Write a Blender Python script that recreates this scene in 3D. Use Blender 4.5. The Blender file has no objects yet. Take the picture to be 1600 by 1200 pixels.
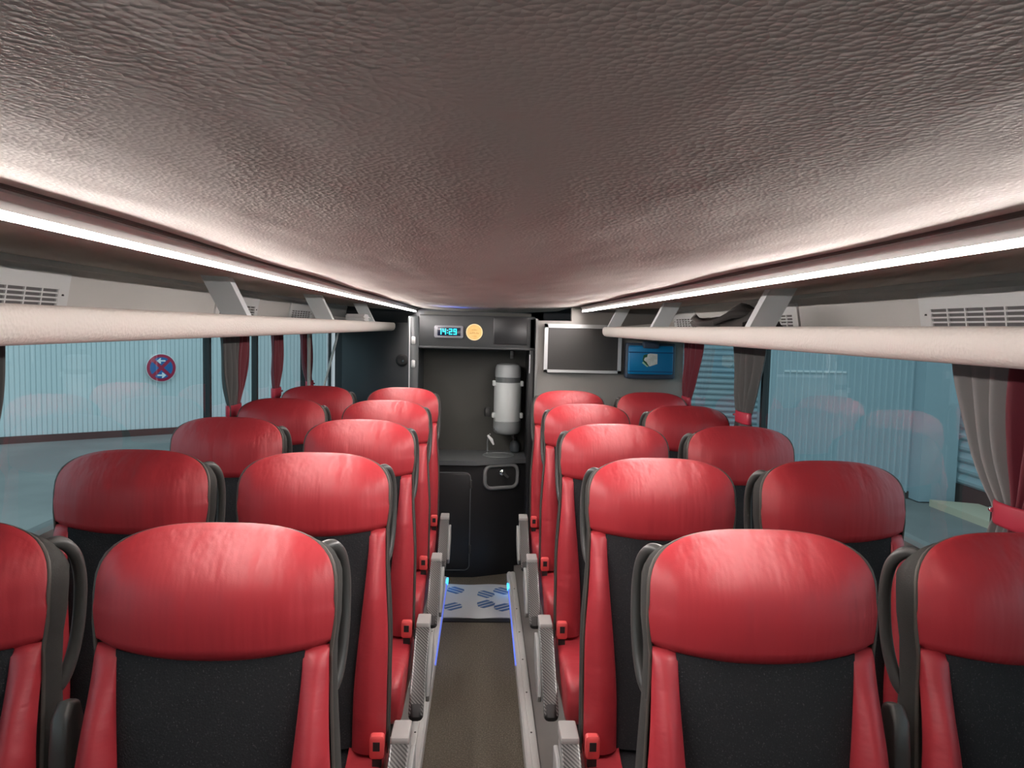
import bpy, math, random
from mathutils import Vector, Matrix
R = math.radians
random.seed(7)
sc = bpy.context.scene
col = sc.collection

# ------------------------------------------------------------------ camera
EYE = 1.64
F = 1200.0                                   # focal length in pixels of a 1600 wide frame
v = Vector((755 - 800, 600 - 511, -F)).normalized()       # bus axis seen from the camera
u = Vector((math.sin(.02), math.cos(.02), 0)); u = (u - v * u.dot(v)).normalized()
x = v.cross(u)
M = Matrix((x, v, u)).to_4x4(); M.translation = (0, 0, EYE)
cd = bpy.data.cameras.new('camera'); cam = bpy.data.objects.new('camera', cd); col.objects.link(cam)
cd.sensor_width = 36; cd.lens = F * 36 / 1600; cd.clip_start = .03; cd.clip_end = 200
cam.matrix_world = M
sc.camera = cam
# ------------------------------------------------------------------ world, exposure
SKY = .80
LED = 140.0
sc.view_settings.view_transform = 'Standard'; sc.view_settings.look = 'None'
sc.view_settings.exposure = 0.58; sc.view_settings.gamma = 1.0; sc.view_settings.use_curve_mapping = False
w = bpy.data.worlds.new('overcast_sky'); sc.world = w; w.use_nodes = True
bg = w.node_tree.nodes['Background']; bg.inputs[0].default_value = (.86, .94, 1.0, 1); bg.inputs[1].default_value = SKY
sc.cycles.max_bounces = 10; sc.cycles.transparent_max_bounces = 12
sc.cycles.sample_clamp_indirect = 6

# ------------------------------------------------------------------ materials
def mat(name, c, rough=.6, metal=0, spec=.5, bump=None, vary=None, emit=None, coat=0, stretch=None, sheen=0):
    """bump: list of (scale, strength, distance); vary: (scale, colour2, lo, hi)"""
    m = bpy.data.materials.new(name); m.use_nodes = True
    nt = m.node_tree; N = nt.nodes; L = nt.links; b = N['Principled BSDF']
    b.inputs['Base Color'].default_value = (*c, 1); b.inputs['Roughness'].default_value = rough
    b.inputs['Metallic'].default_value = metal; b.inputs['Specular IOR Level'].default_value = spec
    b.inputs['Coat Weight'].default_value = coat
    b.inputs['Sheen Weight'].default_value = sheen
    tc = N.new('ShaderNodeTexCoord'); vec = tc.outputs['Object']
    if stretch:
        mp = N.new('ShaderNodeMapping'); mp.inputs['Scale'].default_value = stretch; L.new(vec, mp.inputs[0]); svec = mp.outputs[0]
    if vary:
        n = N.new('ShaderNodeTexNoise'); n.inputs['Scale'].default_value = vary[0]; n.inputs['Detail'].default_value = 4
        r = N.new('ShaderNodeValToRGB'); r.color_ramp.elements[0].position = vary[2]; r.color_ramp.elements[1].position = vary[3]
        r.color_ramp.elements[0].color = (*c, 1); r.color_ramp.elements[1].color = (*vary[1], 1)
        L.new(vec, n.inputs['Vector']); L.new(n.outputs[0], r.inputs[0]); L.new(r.outputs[0], b.inputs['Base Color'])
    prev = None
    for k, (s, st, d) in enumerate(bump or []):
        if s < 0:
            n = N.new('ShaderNodeTexVoronoi'); n.inputs['Scale'].default_value = -s
        else:
            n = N.new('ShaderNodeTexNoise'); n.inputs['Scale'].default_value = s; n.inputs['Detail'].default_value = 3
        bp = N.new('ShaderNodeBump'); bp.inputs['Strength'].default_value = st; bp.inputs['Distance'].default_value = d
        L.new(svec if (stretch and k == 0) else vec, n.inputs['Vector']); L.new(n.outputs[0], bp.inputs['Height'])
        if prev: L.new(prev.outputs[0], bp.inputs['Normal'])
        prev = bp
    if prev: L.new(prev.outputs[0], b.inputs['Normal'])
    if emit:
        b.inputs['Emission Color'].default_value = (*emit[0], 1); b.inputs['Emission Strength'].default_value = emit[1]
    return m

RED = mat('red_leather', (.43, .026, .035), .46, spec=.6, bump=[(11, .40, .020), (420, .12, .001)], stretch=(1.5, 1, .09))
REDB = mat('red_bolster_leather', (.43, .030, .041), .46, spec=.6, bump=[(12, .35, .014), (420, .12, .001)], stretch=(.5, 1, 1.8))
BLACK = mat('black_plush', (.020, .020, .022), .95, spec=.2, bump=[(260, .5, .003)], vary=(330, (.075, .075, .075), .60, .76))
SHELLM = mat('charcoal_seat_fabric', (.038, .037, .034), .85, spec=.3, bump=[(300, .3, .002)])
PIPE = mat('brown_piping', (.075, .062, .052), .5)
PLAST = mat('dark_grey_plastic', (.060, .058, .055), .38, spec=.5)
GREYP = mat('light_grey_plastic', (.42, .42, .41), .45)
CAPM = mat('warm_grey_plastic', (.40, .385, .37), .5)
RUBBER = mat('black_rubber', (.018, .018, .018), .6)
BUCK = mat('red_buckle_plastic', (.85, .10, .10), .4)
METAL = mat('brushed_aluminium', (.55, .55, .54), .38, metal=.6)
RAILM = mat('rail_aluminium', (.80, .79, .76), .45, metal=.1, bump=[(60, .1, .001)])
CEIL = mat('ceiling_fabric', (.73, .67, .615), .75, spec=.25, bump=[(2.2, .55, .05), (-210, .35, .0015)], stretch=(1, .45, 1))
FELT = mat('brown_felt', (.62, .56, .51), .95, spec=.1, bump=[(180, .3, .002)])
TRIM = mat('trim_plastic', (.86, .83, .79), .5)
GROOVE = mat('groove_shadow_gap', (.16, .135, .12), .9)
CREAM = mat('cream_leather', (.86, .80, .735), .5, spec=.35, bump=[(-150, .45, .002)])
PANEL = mat('panel_grey_white', (.76, .735, .70), .55)
VENTM = mat('vent_white_plastic', (.82, .82, .81), .5)
VENTD = mat('vent_dark_gap', (.16, .15, .15), .8)
BRACK = mat('bracket_painted_metal', (.82, .87, .88), .4)
BRACKE = mat('bracket_edge', (.84, .88, .89), .4)
FLOORM = mat('aisle_carpet', (.115, .10, .078), .95, spec=.1, bump=[(240, .5, .004)], vary=(160, (.22, .195, .16), .45, .72))
PLATM = mat('platform_vinyl', (.21, .195, .185), .7, bump=[(200, .15, .001)], vary=(3, (.26, .24, .225), .4, .7))
BODYM = mat('side_wall_fabric', (.20, .19, .185), .85)
BLKTRIM = mat('window_black_seal', (.012, .016, .018), .4)
DARKW = mat('dark_partition_laminate', (.030, .034, .040), .5, bump=[(60, .08, .002)])
KITD = mat('kitchen_dark_laminate', (.026, .028, .029), .55, bump=[(90, .08, .002)])
KITB = mat('kitchen_back_panel', (.058, .058, .050), .6, bump=[(40, .1, .002)])
CAB = mat('cabinet_black', (.016, .016, .017), .42)
CTR = mat('counter_grey', (.105, .112, .115), .4)
TVW = mat('grey_carpeted_wall', (.255, .24, .225), .9, bump=[(200, .3, .002)])
SILV = mat('silver_frame', (.52, .53, .53), .4, metal=.2)
SCREEN = mat('tv_screen_black', (.030, .028, .026), .35)
CHROME = mat('chrome', (.80, .82, .84), .12, metal=1)
BLUEC = mat('blue_plastic_case', (.002, .21, .47), .42, bump=[(90, .05, .002)])
BLUED = mat('dark_blue_seam', (.002, .07, .20), .5)
NAVY = mat('dark_case_rim', (.045, .065, .10), .5)
WHITEP = mat('white_sticker', (.74, .78, .74), .5, vary=(40, (.62, .66, .60), .45, .6))
GREEND = mat('dark_green_mark', (.012, .10, .04), .5)
GREENL = mat('pale_green_mark', (.35, .62, .48), .5)
CLKF = mat('clock_housing', (.20, .20, .22), .45)
CLKD = mat('clock_display_black', (.004, .006, .02), .3)
CLKE = mat('clock_digits_lit', (.0, .3, .4), .5, emit=((.02, .72, .95), 1.3))
ORNG = mat('orange_sticker', (.80, .46, .15), .5, vary=(30, (.86, .54, .20), .4, .6))
ORNGP = mat('pale_orange_rim', (.90, .66, .36), .5)
BRWN = mat('brown_print', (.42, .20, .04), .6)
URNM = mat('urn_grey_enamel', (.52, .55, .54), .38)
URND = mat('urn_dark_band', (.11, .12, .12), .4)
URNB = mat('urn_base_grey', (.27, .29, .29), .4)
LEDM = mat('led_diffuser_lit', (.9, .9, .9), .5, emit=((1.0, .93, .90), LED))
BLUEL = mat('blue_floor_led_lit', (.05, .2, .9), .5, emit=((.20, .24, 1.0), .42))
CYANL = mat('cyan_floor_led_lit', (.05, .3, .9), .5, emit=((.03, .42, 1.0), 3.0))
MATM = mat('pale_floor_mat', (.66, .69, .70), .9, bump=[(150, .2, .002)])
MATB = mat('mat_blue_print', (.10, .19, .36), .9)
DRAPE = mat('dark_red_drape', (.15, .006, .018), .7, sheen=.3, bump=[(300, .15, .001)])
LINING = mat('grey_curtain_lining', (.27, .255, .25), .85, bump=[(300, .15, .001)])
LININGD = mat('charcoal_curtain_lining', (.10, .098, .095), .85, bump=[(300, .15, .001)])
TIE = mat('red_tie_back', (.50, .03, .06), .5)
PAPER = mat('white_paper', (.80, .80, .79), .6)
DARKCLOTH = mat('dark_grey_cloth', (.12, .11, .105), .8, bump=[(80, .3, .004)])
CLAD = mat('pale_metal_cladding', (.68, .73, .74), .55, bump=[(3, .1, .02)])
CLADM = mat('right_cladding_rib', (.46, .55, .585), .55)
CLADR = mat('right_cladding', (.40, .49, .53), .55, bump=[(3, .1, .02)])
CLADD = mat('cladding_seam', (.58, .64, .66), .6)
SLAT = mat('shutter_slats', (.33, .42, .45), .5)
PLINTH = mat('building_plinth', (.07, .045, .04), .8)
ASPH = mat('asphalt', (.20, .19, .185), .9, bump=[(30, .3, .02)], vary=(.6, (.25, .24, .23), .4, .65))
KERB = mat('kerb_stone', (.58, .50, .37), .8)
SGRED = mat('sign_red', (.42, .004, .05), .5)
SGBLU = mat('sign_blue', (.01, .13, .38), .5)
SGWHT = mat('sign_white', (.85, .88, .90), .5)

def carbon():
    m = bpy.data.materials.new('carbon_weave'); m.use_nodes = True; nt = m.node_tree; N = nt.nodes; L = nt.links; b = N['Principled BSDF']
    tc = N.new('ShaderNodeTexCoord'); wv = N.new('ShaderNodeTexWave'); wv.bands_direction = 'DIAGONAL'; wv.inputs['Scale'].default_value = 42
    mp = N.new('ShaderNodeMapping'); mp.inputs['Scale'].default_value = (1.3, 1, .7)
    r = N.new('ShaderNodeValToRGB'); r.color_ramp.elements[0].color = (.022, .022, .022, 1); r.color_ramp.elements[1].color = (.16, .16, .155, 1)
    r.color_ramp.elements[0].position = .35; r.color_ramp.elements[1].position = .65
    L.new(tc.outputs['Object'], mp.inputs[0]); L.new(mp.outputs[0], wv.inputs['Vector']); L.new(wv.outputs[1], r.inputs[0]); L.new(r.outputs[0], b.inputs['Base Color'])
    b.inputs['Roughness'].default_value = .3; b.inputs['Coat Weight'].default_value = .8; b.inputs['Coat Roughness'].default_value = .08
    return m
CARBON = carbon()

def glass():
    m = bpy.data.materials.new('tinted_window_glass'); m.use_nodes = True; nt = m.node_tree; N = nt.nodes; L = nt.links
    N.remove(N['Principled BSDF']); out = N['Material Output']
    t = N.new('ShaderNodeBsdfTransparent'); t.inputs[0].default_value = (.80, .945, .965, 1)
    g = N.new('ShaderNodeBsdfGlossy'); g.inputs['Roughness'].default_value = .012; g.inputs[0].default_value = (.9, .92, .95, 1)
    f = N.new('ShaderNodeFresnel'); f.inputs[0].default_value = 1.6
    ge = N.new('ShaderNodeNewGeometry'); mu = N.new('ShaderNodeMath'); mu.operation = 'SUBTRACT'; mu.use_clamp = True
    mx = N.new('ShaderNodeMixShader'); L.new(f.outputs[0], mu.inputs[0]); L.new(ge.outputs['Backfacing'], mu.inputs[1]); L.new(mu.outputs[0], mx.inputs[0]); L.new(t.outputs[0], mx.inputs[1]); L.new(g.outputs[0], mx.inputs[2]); L.new(mx.outputs[0], out.inputs[0])
    return m
GLASS = glass()

# ------------------------------------------------------------------ mesh helpers
class MB:
    def __init__(s): s.v = []; s.f = []; s.mi = []
    def add(s, vs, fs, mi=0):
        o = len(s.v); s.v += [tuple(p) for p in vs]; s.f += [tuple(i + o for i in f) for f in fs]; s.mi += [mi] * len(fs); return s
    def box(s, x0, x1, y0, y1, z0, z1, mi=0):
        vs = [(a, b, c) for a in (x0, x1) for b in (y0, y1) for c in (z0, z1)]
        return s.add(vs, [(0, 1, 3, 2), (4, 6, 7, 5), (0, 4, 5, 1), (2, 3, 7, 6), (0, 2, 6, 4), (1, 5, 7, 3)], mi)
    def rbox(s, x0, x1, y0, y1, z0, z1, r, mi=0, n=3):
        """box with rounded vertical-plane (x,z) corners and soft front/back edges"""
        pts = []
        for cx, cz, a0 in ((x1 - r, z1 - r, 0), (x0 + r, z1 - r, 90), (x0 + r, z0 + r, 180), (x1 - r, z0 + r, 270)):
            for k in range(n + 1):
                a = R(a0 + 90 * k / n); pts.append((cx + r * math.cos(a), cz + r * math.sin(a)))
        cx, cz = (x0 + x1) / 2, (z0 + z1) / 2; e = min(r * .5, (y1 - y0) * .3)
        rings = []
        for y, q in ((y0, e), (y0 + e, 0), (y1 - e, 0), (y1, e)):
            rings.append([(p[0] - math.copysign(q, p[0] - cx), y, p[1] - math.copysign(q, p[1] - cz)) for p in pts])
        return s.loft(rings, mi)
    def loft(s, rings, mi=0, cap=True, close=True):
        n = len(rings[0]); vs = [p for r in rings for p in r]; fs = []
        for i in range(len(rings) - 1):
            for j in range(n if close else n - 1):
                k = (j + 1) % n; fs.append((i * n + j, i * n + k, (i + 1) * n + k, (i + 1) * n + j))
        if cap:
            fs.append(tuple(range(n - 1, -1, -1))); b = (len(rings) - 1) * n; fs.append(tuple(b + j for j in range(n)))
        return s.add(vs, fs, mi)
    def tube(s, pts, r, n=10, mi=0, closed=False):
        pts = [Vector(p) for p in pts]; rings = []; m = len(pts)
        up = None
        for i, p in enumerate(pts):
            a = pts[(i - 1) % m] if (closed or i > 0) else p; b = pts[(i + 1) % m] if (closed or i < m - 1) else p
            t = (b - a).normalized()
            if up is None:
                up = Vector((0, 0, 1)) if abs(t.z) < .9 else Vector((1, 0, 0))
            up = (up - t * up.dot(t)).normalized(); sd = t.cross(up)
            rr = r[i] if isinstance(r, (list, tuple)) else r
            rings.append([p + (up * math.cos(2 * math.pi * k / n) + sd * math.sin(2 * math.pi * k / n)) * rr for k in range(n)])
        if closed: rings.append(rings[0])
        return s.loft(rings, mi, cap=not closed)
    def lathe(s, prof, cx=0, cy=0, cz=0, n=28, mi=0, axis='z'):
        rings = []
        for r, z in prof:
            ring = []
            for k in range(n):
                a = 2 * math.pi * k / n; p = (r * math.cos(a), r * math.sin(a), z)
                if axis == 'y': p = (p[0], z, p[1])
                ring.append((p[0] + cx, p[1] + cy, p[2] + cz))
            rings.append(ring)
        return s.loft(rings, mi)
    def prism(s, poly, a, b, axis='y', mi=0):
        """extrude a polygon; axis y: poly in (x,z); axis x: poly in (y,z); axis z: poly in (x,y)"""
        f = {'y': lambda p, t: (p[0], t, p[1]), 'x': lambda p, t: (t, p[0], p[1]), 'z': lambda p, t: (p[0], p[1], t)}[axis]
        return s.loft([[f(p, a) for p in poly], [f(p, b) for p in poly]], mi)
    def patch(s, nu, nv, fn, thick=(0, .02, 0), mi=0):
        """closed slab: a surface grid and the same grid pushed back"""
        t = Vector(thick); W = nu + 1
        fr = [Vector(fn(i / nu, j / nv)) for j in range(nv + 1) for i in range(nu + 1)]; n = len(fr)
        vs = fr + [p + t for p in fr]; fs = []
        for j in range(nv):
            for i in range(nu):
                a = j * W + i; fs.append((a, a + 1, a + W + 1, a + W)); fs.append((n + a, n + a + W, n + a + W + 1, n + a + 1))
        rim = [i for i in range(W)] + [j * W + nu for j in range(1, nv + 1)] + [nv * W + i for i in range(nu - 1, -1, -1)] + [j * W for j in range(nv - 1, 0, -1)]
        for k in range(len(rim)):
            a, b = rim[k], rim[(k + 1) % len(rim)]; fs.append((b, a, n + a, n + b))
        return s.add(vs, fs, mi)
    def pillow(s, prof, x0, x1, r, mi=0):
        """profile in (y,z) swept along x with rounded ends of radius r"""
        cy = sum(p[0] for p in prof) / len(prof); cz = sum(p[1] for p in prof) / len(prof); rings = []
        sg = 1 if x1 > x0 else -1
        steps = [(0, 1), (.15, .45), (.45, .16), (1, 0)]
        xs = [(x0 + sg * r * a, q) for a, q in steps] + [(x1 - sg * r * a, q) for a, q in reversed(steps)]
        for xx, q in xs:
            ring = []
            for y, z in prof:
                d = Vector((y - cy, z - cz)); l = max(d.length, 1e-6); d = d * (1 - q * r / l if l > r else .3)
                ring.append((xx, cy + d.x, cz + d.y))
            rings.append(ring)
        return s.loft(rings, mi)
    def build(s, name, mats, parent=None, smooth=40, offset=(0, 0, 0), solid=0):
        me = bpy.data.meshes.new(name)
        me.from_pydata([(p[0] - offset[0], p[1] - offset[1], p[2] - offset[2]) for p in s.v], [], s.f)
        if not isinstance(mats, (list, tuple)): mats = [mats]
        for m in mats: me.materials.append(m)
        for p, i in zip(me.polygons, s.mi): p.material_index = i
        me.validate()
        import bmesh
        bm = bmesh.new(); bm.from_mesh(me); bmesh.ops.recalc_face_normals(bm, faces=bm.faces); bm.to_mesh(me); bm.free()
        if smooth:
            me.shade_smooth(); me.set_sharp_from_angle(angle=R(smooth))
        o = bpy.data.objects.new(name, me); col.objects.link(o)
        if parent: o.parent = parent
        if solid:
            md = o.modifiers.new('thickness', 'SOLIDIFY'); md.thickness = solid; md.offset = 0
        return o

def tag(o, label, cat, group=None):
    o['label'] = label; o['category'] = cat
    if group: o['group'] = group
    return o
def struct(o, label=None):
    o['kind'] = 'structure'
    if label: o['label'] = label
    return o
def thing(name, label, cat, loc=(0, 0, 0), group=None, rz=0):
    o = bpy.data.objects.new(name, None); col.objects.link(o); o.location = loc; o.rotation_euler.z = rz; o.empty_display_size = .1
    return tag(o, label, cat, group)
def kids(o): return [c for c in bpy.data.objects if c.parent == o]
def copy_tree(o, parent=None):
    c = o.copy(); col.objects.link(c); c.parent = parent
    for k in kids(o): copy_tree(k, c)
    return c
def spline(pts, k):
    P = [Vector(p) for p in pts]; out = []
    for i in range(len(P) - 1):
        p0, p1, p2, p3 = P[max(i - 1, 0)], P[i], P[i + 1], P[min(i + 2, len(P) - 1)]
        for q in range(k):
            t = q / k; out.append(.5 * ((2 * p1) + (p2 - p0) * t + (2 * p0 - 5 * p1 + 4 * p2 - p3) * t * t + (3 * p1 - p0 - 3 * p2 + p3) * t ** 3))
    return out + [P[-1]]
def smooth01(t): t = min(max(t, 0), 1); return t * t * (3 - 2 * t)

# ------------------------------------------------------------------ the bus shell
Y0, YE, YR = -2.2, 6.40, 4.88       # front end (behind the camera), rear wall on the left, rear wall on the right
XL, XR = -1.22, 1.265               # inner face of the sides
CL, CR = -.535, .600                 # edges of the padded ceiling
PZ = .05                            # height of the seat platforms above the aisle

b = MB().box(-.195, .187, Y0, YE, -.06, 0); struct(b.build('floor', FLOORM), 'dark carpeted aisle floor')
b = MB().box(XL - .06, -.25, Y0, YE, -.06, PZ); struct(b.build('floor', PLATM), 'grey seat platform left of the aisle')
b = MB().box(.237, XR + .06, Y0, YE, -.06, PZ); struct(b.build('floor', PLATM), 'grey seat platform right of the aisle')
for n, (a, c, s) in enumerate(((-.25, -.195, 1), (.237, .187, -1))):
    b = MB().prism([(a, 0), (a, PZ + .012), (a + s * .008, PZ + .018), (a + s * .024, PZ + .018), (a + s * .026, PZ + .014), (a + s * .030, PZ + .018), (c - s * .008, PZ + .018), (c, PZ + .010), (c, 0)], Y0, 4.75 if n == 0 else 4.86)
    for k in range(12):
        yy = .9 + k * .33; b.lathe([(.004, 0), (.004, .002), (.001, .003)], a + s * .018, yy, PZ + .018, n=8, mi=1)
    struct(b.build('trim_%d' % (n + 1), [RAILM, PLAST]), 'aluminium step rail along the %s edge of the aisle' % ('left', 'right')[n])

def ceil_z(xx): t = (xx - (CL + CR) / 2) / ((CR - CL) / 2); return 1.786 - .003 * (1 + t) / 2 - .022 * (1 - t * t)
def cf(a, c):
    xx = CL + (CR - CL) * a; yy = Y0 + (YE + .05 - Y0) * c
    return (xx, yy, ceil_z(xx) + .0022 * math.sin(yy * 5.1 + xx * 3) * math.sin(xx * 7 + 1.3))
struct(MB().patch(40, 120, cf, (0, 0, .05)).build('ceiling', CEIL), 'padded beige ceiling panel over the aisle')
# felt strip between the light and the duct panel, duct panel under it
for sx, cx, px, nm in ((-1, .568, 1.12, 'left'), (1, .633, 1.18, 'right')):
    ye = YE if sx < 0 else YR
    b = MB().prism([(sx * cx, 1.7525 - (.004 if sx > 0 else 0)), (sx * (cx + .05), 1.760), (sx * (px - .1), 1.781), (sx * px, 1.787), (sx * px, 1.84), (sx * cx, 1.84)], Y0, ye)
    struct(b.build('trim_%d' % (3 if sx < 0 else 4), FELT), 'brown felt strip outside the %s light' % nm)
    b = MB().prism([(sx * px, 1.80), (sx * px, 1.772), (sx * (px + .004), 1.768), (sx * (px + .03), 1.60), (sx * (px + .10), 1.60), (sx * (px + .10), 1.80)], Y0, ye)
    struct(b.build('trim_%d' % (5 if sx < 0 else 6), PANEL), 'pale duct panel above the %s luggage rack' % nm)
# side walls: below and above the glass
for sx, X, ye, nm in ((-1, XL, YE, 'left'), (1, XR, YR, 'right')):
    b = MB().prism([(X, 0), (X, 1.00), (X + sx * .01, 1.03), (X + sx * .075, 1.03), (X + sx * .075, 0)], Y0, YE)
    b.box(min(X + sx * .012, X + sx * .075), max(X + sx * .012, X + sx * .075), Y0, YE, 1.59, 1.86)
    struct(b.build('wall_' + nm, BODYM), '%s side of the bus below and above the windows' % nm)
    cuts = [Y0, .1, 1.80, 3.58, 4.32, 5.46, YE] if sx < 0 else [Y0, .1, 1.86, 3.50, 4.86, YE]
    for k in range(len(cuts) - 1):
        g = MB().box(min(X + sx * .040, X + sx * .045), max(X + sx * .040, X + sx * .045), cuts[k] + .011, cuts[k + 1] - .011, 1.02, 1.62)
        o = g.build('window_%d' % (k + 1 + (0 if sx < 0 else 6)), GLASS, smooth=0); struct(o, '%s side window pane, number %d counted from the front' % (nm, k + 1))
    for k, yy in enumerate(cuts):
        g = MB().box(min(X + sx * .030, X + sx * .06), max(X + sx * .030, X + sx * .06), yy - .013, yy + .013, 1.0, 1.62)
        struct(g.build('trim_%d' % (10 + k + (0 if sx < 0 else 10)), BLKTRIM), 'black seal between two %s windows' % nm)
b = MB().box(XL - .07, XR + .07, Y0 - .05, Y0, -.06, 1.9); struct(b.build('wall_front', BODYM), 'grey bulkhead behind the camera')  # unseen panel, added to keep sky light out of the open end
b = MB().box(XL - .07, XR + .07, Y0, YE + .05, 1.85, 1.9); struct(b.build('roof', BODYM), 'roof skin over the ceiling')
# rear: dark partition on the left, carpeted wall on the right
b = MB().box(XL - .0, .50, YE, YE + .05, 0, 1.84); struct(b.build('wall_rear', DARKW), 'dark partition behind the left rows')
b = MB().prism([(.346, 0), (.346, 1.690), (.56, 1.690), (.56, 1.79), (XR + .02, 1.79), (XR + .02, 0)], YR, YR + .05)
struct(b.build('wall_rear_right', TVW), 'grey carpeted wall behind the right rows')
b = MB().box(.336, .348, YR - .012, YR + .40, 0, 1.70); struct(b.build('trim_7', mat('grey_edge_trim', (.20, .20, .195), .5)), 'grey vertical edge of the right rear wall')
b = MB().box(.35, XR + .02, YE, YE + .05, 0, 1.84); struct(b.build('wall_rear_far', DARKW), 'dark wall far behind the rear opening')

# ------------------------------------------------------------------ LED strips
for sx, cx, ye, dz, nm in ((-1, .535, 6.36, 0, 'left'), (1, .600, 4.80, -.004, 'right')):
    off = (sx * cx, 2, 1.76)
    t = thing('led_light_strip', 'long lit white LED strip along the %s ceiling edge' % nm, 'light', off, 'LED light strips')
    P = lambda a, z: (sx * (cx + a), z + dz)
    MB().prism([P(0, 1.80), P(0, 1.786), P(.006, 1.786), P(.006, 1.7785), P(.0125, 1.7725), P(.0135, 1.7728), P(.0150, 1.7708), P(.0148, 1.7696), P(.0160, 1.7606), P(.0170, 1.7606), P(.0300, 1.7680), P(.0300, 1.80)], Y0, ye).build('housing', TRIM, t, offset=off)
    MB().box(min(P(-.004, 0)[0], P(.0062, 0)[0]), max(P(-.004, 0)[0], P(.0062, 0)[0]), Y0, ye, 1.782 + dz, 1.794).build('seam', GROOVE, t, offset=off)
    MB().prism([P(.0302, 1.7660), P(.0302, 1.7570), P(.0325, 1.7532), P(.034, 1.7532), P(.034, 1.79), P(.0302, 1.79)], .40, ye - .004).build('diffuser', LEDM, t, offset=off)
    MB().box(min(P(.016, 0)[0], P(.034, 0)[0]), max(P(.016, 0)[0], P(.034, 0)[0]), ye - .004, ye + .004, 1.752 + dz, 1.79).build('end_cap', TRIM, t, offset=off)

# ------------------------------------------------------------------ luggage racks
def rack(sx, X, ye, wallx, ys, nm):
    t = thing('luggage_rack', 'long cream padded overhead luggage rack on the %s side above the windows' % nm, 'luggage rack', (sx * X, 2, 1.6), 'overhead luggage racks')
    off = (sx * X, 2, 1.6)
    prof = [(.020, 1.6585), (.008, 1.6575), (.001, 1.651), (-.002, 1.640), (-.002, 1.625), (.002, 1.611), (.010, 1.602), (.024, 1.5975), (.045, 1.597), (.045, 1.612), (.030, 1.625), (.026, 1.651)]
    rings = []
    for yy, q in ((Y0, 0), (-1, 0), (0, 0), (1, 0), (2, 0), (3, 0), (4, 0), (ye - .06, 0), (ye - .03, .14), (ye - .012, .38), (ye, .75)):
        rings.append([(sx * (X + (p[0] - .022) * (1 - q * .6) + .022 + q * .012), yy, 1.628 + (p[1] - 1.628) * (1 - q * .75)) for p in prof])
    MB().loft(rings).build('lip', CREAM, t, offset=off, smooth=50)
    b = MB().prism([(sx * (X + .040), 1.598), (sx * wallx, 1.604), (sx * wallx, 1.618), (sx * (X + .040), 1.612)], Y0, ye - .02)
    b.build('shelf', FELT, t, offset=off)
    b = MB().prism([(sx * (X + .03), 1.61), (sx * (X + .03), 1.648), (sx * (X + .14), 1.665), (sx * wallx, 1.70), (sx * wallx, 1.61)], ye - .05, ye - .025)
    b.build('end_panel', PANEL, t, offset=off)
    for yy in ys:
        b = MB()
        # slanting plate from the lip up and outwards to the felt strip
        prof4 = [(X + .012, 1.652), (X + .085, 1.652), (X + .155, 1.786), (X + .072, 1.772)]
        b.prism([(sx * p[0], p[1]) for p in prof4], yy, yy + .045, mi=0)
        o = b.build('rack_bracket', [BRACK, BRACKE], t, offset=off)
        for p in o.data.polygons:
            if p.normal.x * sx < -.5: p.material_index = 1
        b = MB().box(min(sx * (X + .012), sx * (X + .09)), max(sx * (X + .012), sx * (X + .09)), yy - .004, yy + .049, 1.646, 1.655)
        b.build('bracket_foot', BRACKE, o, offset=off)
    return t
rack(-1, .66, 5.86, 1.15, (-.27, .98, 2.23, 3.48, 4.80), 'left')
rack(1, .745, 4.830, 1.21, (-.27, .98, 2.17, 3.44, 4.66), 'right')

# ------------------------------------------------------------------ air vents in the duct panels
def vent(sx, px, ya, yb, label, cols, open_=True):
    """panel between ya (near) and yb (far); louvre grille in its lower part"""
    t = thing('air_vent', label, 'vent', (sx * px, (ya + yb) / 2, 1.68), 'air vents above the racks'); off = (sx * px, (ya + yb) / 2, 1.68)
    def pt(z): return px + .030 * (1.768 - z) / .168        # slanted face of the duct panel
    def slab(y0, y1, z0, z1, d0, d1):
        return [(sx * (pt(z0) - d0), y, z0) if k == 0 else (sx * (pt(z1) - d0), y, z1) for y in (y0, y1) for k in (0, 1)], \
               [(sx * (pt(z0) - d1), y, z0) if k == 0 else (sx * (pt(z1) - d1), y, z1) for y in (y0, y1) for k in (0, 1)]
    F6 = [(0, 1, 3, 2), (4, 6, 7, 5), (0, 4, 5, 1), (2, 3, 7, 6), (0, 2, 6, 4), (1, 5, 7, 3)]
    def put(mb, y0, y1, z0, z1, d0, d1):
        a, c = slab(y0, y1, z0, z1, d0, d1); mb.add(a + c, F6)
    g0, g1, gz0, gz1 = ya + .05, yb - .05, 1.655, 1.716
    f = MB(); put(f, ya, yb, gz1, 1.757, -.002, .006); put(f, ya, g0, 1.62, gz1, -.002, .006); put(f, g1, yb, 1.62, gz1, -.002, .006); put(f, g0, g1, 1.62, gz0, -.002, .006)
    f.build('vent_frame', VENTM, t, offset=off)
    k = MB(); put(k, g0, g1, gz0, gz1, -.002, .0005); k.build('vent_opening', VENTD, t, offset=off)
    l = MB(); n = 5
    for i in range(n + 1):
        z = gz0 + (gz1 - gz0) * i / n; put(l, g0, g1, z - .0022, z + .0022, 0, .0055)
    for i in range(cols + 1):
        y = g0 + (g1 - g0) * i / cols; put(l, y - .003, y + .003, gz0 - .002, gz1 + .002, 0, .005)
    l.build('grille', VENTM, t, offset=off)
    s_ = MB().lathe([(.004, -.003), (.004, .001), (.002, .002)], 0, 0, 0, n=8); 
    s_.build('screw', PLAST, t).location = (sx * (pt(1.70) - .006) - off[0], (g1 + .02) - off[1], .02)
    return t
vent(-1, 1.12, 1.45, 2.14, 'white louvred air vent over the left rack, nearest the camera', 8)
vent(-1, 1.12, 3.30, 3.90, 'white louvred air vent behind the first left rack bracket', 7)
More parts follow.
